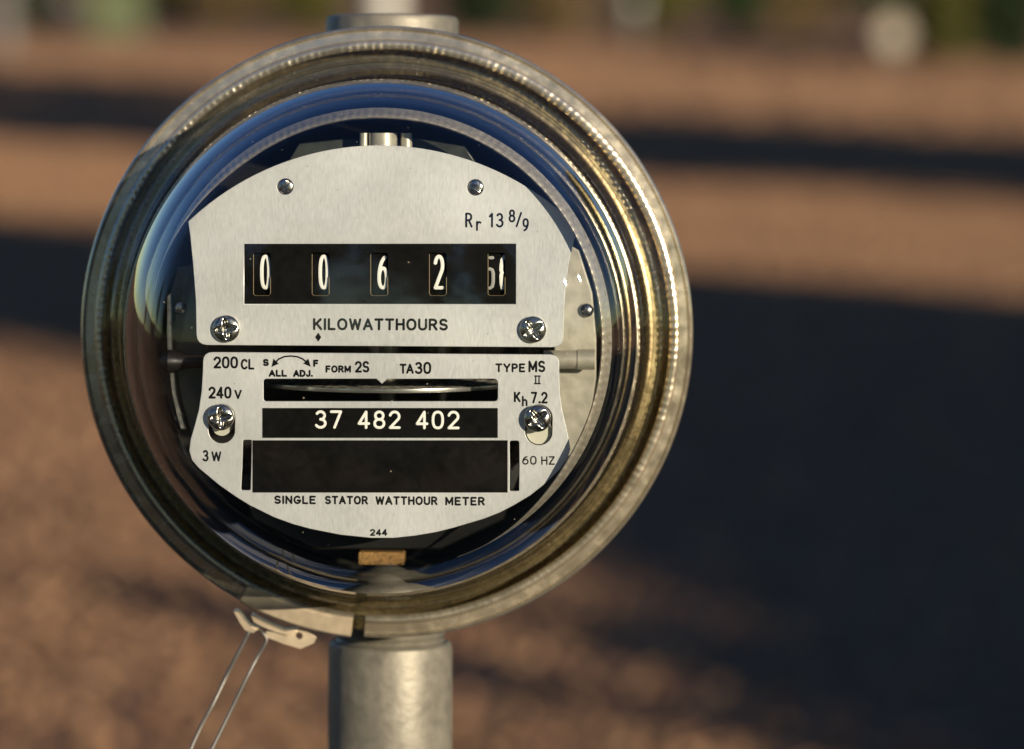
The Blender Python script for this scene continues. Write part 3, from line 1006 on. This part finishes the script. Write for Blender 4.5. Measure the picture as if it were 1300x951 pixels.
write([
    [("R", 590.5, 600, 270, 289, 2.2), ("r", 604.3, 611, 280.5, 293.3, 2.1), ("1", 620.6, 626.5, 270.3, 289, 2.2), ("3", 629.4, 639.4, 270.3, 289, 2.2),
     ("8", 645.6, 654.4, 266, 282.5, 2.1), ("/", 654.6, 662.8, 269, 288.6, 2.0), ("9", 663.2, 671.6, 277, 294.2, 2.1)],
    [("KILOWATTHOURS", 397.3, 568.8, 403.8, 419.3, 2.6, dict(gap=.33, drop=0.004))],
], upper)
ink = Ink(on_plate(ZP)); ink.poly([(404, 422.3), (407.9, 428), (404, 433.8), (400.1, 428)]); ink.build("diamond_mark", "ink", upper)
write([
    [("200", 270.8, 302.3, 452.5, 467.9, 2.4), ("CL", 305.5, 323, 455.6, 469.3, 2.2)],
    [("S", 333.6, 341.4, 455.6, 465, 2.2)], [("F", 397.5, 404.4, 456.6, 466, 2.2)],
    [("ALL", 341, 364.4, 469.4, 478.5, 2.1), ("ADJ.", 372, 397.6, 469.5, 478.7, 2.1)],
    [("FORM", 413.2, 445.7, 463.9, 473.2, 2.0, dict(gap=.34)), ("2S", 450.3, 469, 458.3, 473.2, 2.3)],
    [("TA", 507.2, 525.4, 461.8, 474.6, 2.2, dict(gap=.2)), ("30", 526.5, 547.6, 459.4, 475, 2.4)],
    [("TYPE", 628.8, 666.8, 461.3, 472.8, 2.1, dict(gap=.34)), ("MS", 670.8, 692.4, 457.8, 472.8, 2.3), ("i", 677.0, 687.4, 476.6, 488, 1.45)],
    [("240", 264.4, 294, 490.8, 506.2, 2.4), ("V", 297.4, 307, 494.8, 506.8, 2.1)],
    [("K", 652.3, 661, 497.3, 510.8, 2.2), ("h", 662.5, 669.7, 502.5, 516, 2.0), ("7", 673.8, 682, 497.4, 512.2, 2.2), (".", 683.2, 687, 508.6, 512.4, 2.6), ("2", 686.8, 695.3, 497.4, 512.4, 2.2)],
    [("3", 256.8, 264.9, 571.3, 586, 2.1), ("W", 268.3, 281, 573, 586, 2.0)],
    [("60", 662.8, 681.3, 578.8, 590, 1.5), ("HZ", 687, 704.3, 579.2, 590.2, 1.5)],
    [("SINGLE", 348, 400.9, 629, 640, 2.1, dict(gap=.34, drop=.005)), ("STATOR", 412.3, 467.2, 629.3, 640.4, 2.1, dict(gap=.34, drop=.005)),
     ("WATTHOUR", 476.6, 555.5, 629.8, 641.1, 2.1, dict(gap=.33, drop=.005)), ("METER", 565.2, 615.6, 630.6, 641.8, 2.1, dict(gap=.36, drop=.005))],
    [("244", 469.5, 491.8, 671.6, 680.4, 1.7, dict(gap=.3))],
], lower)
ink = Ink(on_plate(ZP))
ink.stroke([(349 + 0, 460.5), (354, 455.8), (361, 452.8), (369, 452.0), (377, 452.8), (384, 455.6), (389.5, 460)], 2.0)
ink.poly([(344.6, 466), (347.2, 455.4), (354, 461.8)])
ink.poly([(394.6, 465.8), (385, 461.6), (391.4, 455.2)])
ink.build("adjust_arrow", "ink", lower)
write([[("37", 399.6, 434.3, 521, 544.3, 2.75, dict(gap=.36)), ("482", 454, 508.6, 521.3, 544.6, 2.75, dict(gap=.36)), ("402", 527.8, 583.4, 521.5, 545, 2.75, dict(gap=.36))]],
      lower, "white", ZP + 0.05)

# number drums
RD = 17.0
zf = ZR - 0.62                     # front of the drums
ax_z = zf - RD
for i, (a, b_) in enumerate(SLX):
    xa, ya = P(a - 6, 347.5, zf); xb, _ = P(b_ + 8, 347.5, zf)
    prof = [(0, xa), (RD - 0.5, xa), (RD, xa + 0.4), (RD, xb - 0.4), (RD - 0.5, xb), (0, xb)]
    V, Fc = [], []
    nn = 64
    for k in range(nn):
        an = 2 * math.pi * k / nn
        for r, x_ in prof:
            V.append((x_, ya + r * math.sin(an), ax_z + r * math.cos(an)))
    for k in range(nn):
        k2 = (k + 1) % nn
        for j in range(len(prof) - 1):
            Fc.append((k * 6 + j, k2 * 6 + j, k2 * 6 + j + 1, k * 6 + j + 1))
    dm = mesh("number_drum", V, Fc, True); fix_normals(dm); sharpen(dm, 40)
    drum = part("number_drum", dm, "black")

    def on_drum(u, v, k, ya=ya):
        x_, y_ = P(u, v, zf)
        th = (y_ - ya) / RD
        r = RD + 0.015 + 0.05 * k
        return (x_, ya + r * math.sin(th), ax_z + r * math.cos(th))
    ink = Ink(on_drum)
    o_ = 74.45 * i
    if i < 4:
        ch = "0062"[i]
        x0 = (330.2, 404.4, 479.0, 550.2)[i]
        wd = (13.4, 13.4, 14.2, 14.0)[i]
        ink.text(ch, x0, x0 + wd, 323.0, 367.8, 3.6)
        ink.build("digit", "white", drum)
    else:
        # drum caught between two numbers
        ink.stroke([(640.6, 325.4), (637.4, 330), (636.4, 338), (636.2, 343), (637.2, 346), (636.2, 350), (636.6, 360), (638.0, 366.4)], 4.6)
        ink.build("digit", "white", drum)
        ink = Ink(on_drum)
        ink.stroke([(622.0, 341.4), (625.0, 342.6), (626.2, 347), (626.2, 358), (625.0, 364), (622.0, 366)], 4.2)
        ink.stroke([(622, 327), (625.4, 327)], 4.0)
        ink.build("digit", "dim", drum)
    # bare punched edge of the slot
    ink = Ink(on_plate(ZR, 0.03))
    ink.stroke([(a + 0.2, 323), (a + 0.2, 373), (a + 2.5, 375.3), (b_ - 2.5, 375.3), (b_ - 0.2, 373), (b_ - 0.2, 352)], 0.75)
    ink.build("slot_edge", "slot", panel)

# ------------------------------------------------------------------ screws
def screw_mesh(r, dome, rot, recess, slot_only=False, nr=22, na=96):
    V, Fc = [(0, 0, 0)], []

    def hgt(x_, y_):
        q = min(1.0, math.hypot(x_, y_) / r)
        z_ = dome * math.sqrt(max(0.0, 1 - (q * 0.94) ** 2))
        c, s = math.cos(rot), math.sin(rot)
        a, b2 = abs(x_ * c + y_ * s), abs(-x_ * s + y_ * c)
        if slot_only:
            d = 1 / (1 + math.exp((b2 - 0.13 * r) / (0.03 * r)))
            return z_ - recess * d
        wd = 0.17 * r * (1 - 0.45 * q)
        f = 1 / (1 + math.exp((min(a, b2) - wd) / (0.035 * r)))
        e2 = 1 / (1 + math.exp((max(a, b2) - 0.72 * r) / (0.05 * r)))
        core = math.exp(-(q / 0.32) ** 2)
        return z_ - recess * (0.75 * f * e2 + 0.45 * core)
    V = [(0, 0, hgt(0, 0))]
    for i in range(1, nr + 1):
        q = r * i / nr
        for k in range(na):
            a = 2 * math.pi * k / na
            x_, y_ = q * math.cos(a), q * math.sin(a)
            V.append((x_, y_, hgt(x_, y_)))
    for k in range(na):
        a = 2 * math.pi * k / na
        V.append((r * math.cos(a), r * math.sin(a), -0.5))
    for k in range(na):
        Fc.append((0, 1 + k, 1 + (k + 1) % na))
    for i in range(nr):
        for k in range(na):
            k2 = (k + 1) % na
            Fc.append((1 + i * na + k, 1 + (i + 1) * na + k, 1 + (i + 1) * na + k2, 1 + i * na + k2))
    return mesh("screw", V, Fc, True)


for u, v, r, rot, raise_ in ((287, 417.5, 17.2, 8, 0.5), (676.6, 418.5, 17.0, 35, 0.5), (280.3, 530, 16.8, 5, 1.4), (682.4, 531.5, 17.2, 38, 1.4)):
    z = ZP + raise_
    x, y = P(u, v, z + 1)
    me = screw_mesh(r / 4.6, 1.7, rad(rot), 1.3)
    me.transform(Matrix.Translation((x / 1000, y / 1000, z / 1000)))
    sc_ = part("screw", me, "chrome")
    part("shank", tube("shank", [(x, y, ZP0 - 14), (x, y, z - 0.3)], (r - 5) / 4.6, 28), "cream", sc_)
    if v > 500:
        hx_, hy_ = P(*((281.5, 541) if u < 400 else (684.2, 548)), ZP0 - 1)
        part("standoff", tube("standoff", [(hx_, hy_, ZP0 - 14), (hx_, hy_, ZP0 - (1.2 if u < 400 else 0.6))], (12.5 if u < 400 else 16) / 4.6, 28), "cream", sc_)
for u, v, rot in ((362, 237, 60), (603.3, 238, -32)):
    x, y = P(u, v, ZP)
    me = screw_mesh(9.4 / 4.6, 0.5, rad(rot), 0.5, True)
    me.transform(Matrix.Translation((x / 1000, y / 1000, (ZP - 0.35) / 1000)))
    part("screw", me, "chrome", label="small slotted screw set into the upper nameplate")

# ------------------------------------------------------------------ works behind the plates
xr, yr = P(484, 497, ZP - 1)
dk = lathe("rotor_disk", [(0, 0.5), (40.6, 0.5), (41.0, 0.3), (41.0, -0.3), (40.6, -0.5), (0, -0.5)], 160, sharp=30)
dk.transform(Matrix.Translation((xr / 1000, yr / 1000 + 0.0012, (ZP0 - 1.0 - 41) / 1000)) @ Matrix.Rotation(rad(1.6), 4, 'X') @ Matrix.Rotation(rad(-90), 4, 'X'))
rotor = part("rotor_disk", dk, "rotor")
rim = lathe("rim", [(40.8, 0.6), (41.25, 0.55), (41.3, 0.0), (41.25, -0.55), (40.8, -0.6)], 160, sharp=60)
rim.transform(Matrix.Translation((xr / 1000, yr / 1000 + 0.0012, (ZP0 - 1.0 - 41) / 1000)) @ Matrix.Rotation(rad(1.6), 4, 'X') @ Matrix.Rotation(rad(-90), 4, 'X'))
part("rim", rim, "polished", rotor)
part("spindle", tube("spindle", [(xr, yr - 28, ZP0 - 43), (xr, yr + 34, ZP0 - 38)], 2.4, 20), "alloy", rotor)

ZF = 26.0
for sgn in (-1, 1):
    ZF = 26.0 if sgn < 0 else 17.0
    if sgn < 0:
        pts = [(216, 372), (226, 340), (262, 330), (262, 560), (246, 560), (232, 520), (222, 470)]
    else:
        pts = [(704, 300), (735, 318), (752, 372), (757, 430), (757, 480), (748, 540), (734, 575), (704, 585)]
    br = part("frame_bracket", sheet("frame_bracket", [ppath(pts, ZF)], ZF - 2, ZF, 0.3), "alloy" if sgn > 0 else "dark_shaded")  # left bracket's shade is put into its darker alloy colour
    u, v = (228, 391) if sgn < 0 else (744.5, 394)
    x, y = P(u, v, ZF)
    rv = screw_mesh(9 / 4.5, 1.3, 0, 0.0, nr=10, na=32)
    rv.transform(Matrix.Translation((x / 1000, y / 1000, (ZF + 0.3) / 1000)))
    part("rivet", rv, "chrome", br)
    # horizontal rod from the side of the frame
    if sgn < 0:
        x0, y0 = P(205, 459, ZF + 8); x1, y1 = P(290, 457, ZF + 8)
        part("frame_rod", tube("frame_rod", [(x0, y0, ZF + 8), (x0 + 2.0, y0, ZF + 8), (x0 + 4, y0, ZF + 8), (x0 + 7, y0, ZF + 8), (x1, y1, ZF + 8)], [2.2, 3.4, 3.0, 1.9, 1.9], 20), "bake")
    else:
        x0, y0 = P(690, 456.5, ZF + 6); x1, y1 = P(755, 456.5, ZF + 6)
        part("frame_rod", tube("frame_rod", [(x0, y0, ZF + 6), (x1 - 5, y1, ZF + 6), (x1 - 4.9, y1, ZF + 6), (x1, y1, ZF + 6)], [2.6, 2.6, 2.9, 2.9], 20), "alloy")
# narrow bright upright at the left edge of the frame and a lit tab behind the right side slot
part("frame_strip", sheet("frame_strip", [ppath([(212, 376), (217, 372), (219, 440), (224, 500), (236, 545), (229, 545), (218, 500), (212, 440)], 29.0)], 27.0, 29.0, 0.3), "glare_frame")
part("frame_tab", sheet("frame_tab", [ppath([(640, 622), (648, 596), (656, 588), (664, 588), (652, 622)], 38)], 36, 38, 0.3), "glare_frame")
# upright posts above the register
for u, r in ((486, 4.0), (462, 1.3), (516, 1.6)):
    x0, y0 = P(u, 210, 34); x1, y1 = P(u, 169, 34)
    part("frame_post", tube("frame_post", [(x0, y0, 34), (x0, y1, 34)], r, 24), "alloy")
x0, y0 = P(370, 215, 28); x1, y1 = P(600, 178, 28)
part("register_frame", sheet("register_frame", [ppath([(380, 182), (440, 176), (530, 176), (590, 186), (610, 215), (360, 215)], 28)], 24, 28, 0.3), "dark_shaded")
# dark plastic magnet block at the bottom with a brown pad below
part("magnet_block", sheet("magnet_block", [ppath([(300, 600), (660, 600), (640, 660), (560, 698), (400, 698), (320, 660)], 20)], -20, 20, 0.6), "bake")
x0, y0 = P(484, 712, 22)
part("brown_pad", box_mesh("brown_pad", (x0 - 6.6) / 1000, (x0 + 6.6) / 1000, (y0 - 1.2) / 1000, (y0 + 2.6) / 1000, 0.012, 0.023, 0.0006), "cork")

# ================================================================== wire seal through the latch
ZW = -1.5


def w3(u, v, z=ZW):
    return (*P(u, v, z), z)


pts = catmull([w3(319, 797, -3), w3(316.7, 801.5), w3(311.5, 812), w3(300, 834), w3(286.6, 860.5), w3(271, 893, 1), w3(254, 925, 2), w3(238, 962, 4), w3(232, 985, 5), w3(240, 996, 5),
               w3(252, 985, 5), w3(270, 949, 3), w3(292, 904, 1), w3(313.5, 860, 0), w3(327, 834), w3(336.5, 818), w3(338, 810), w3(333, 803), w3(330, 798, -3)], 5)
sw = link("seal_wire", tube("seal_wire", pts, 0.55, 10), MAT["wire"])
sw.matrix_world = METER
tag(sw, "thin steel seal wire loop hanging from the latch under the meter", "wire")
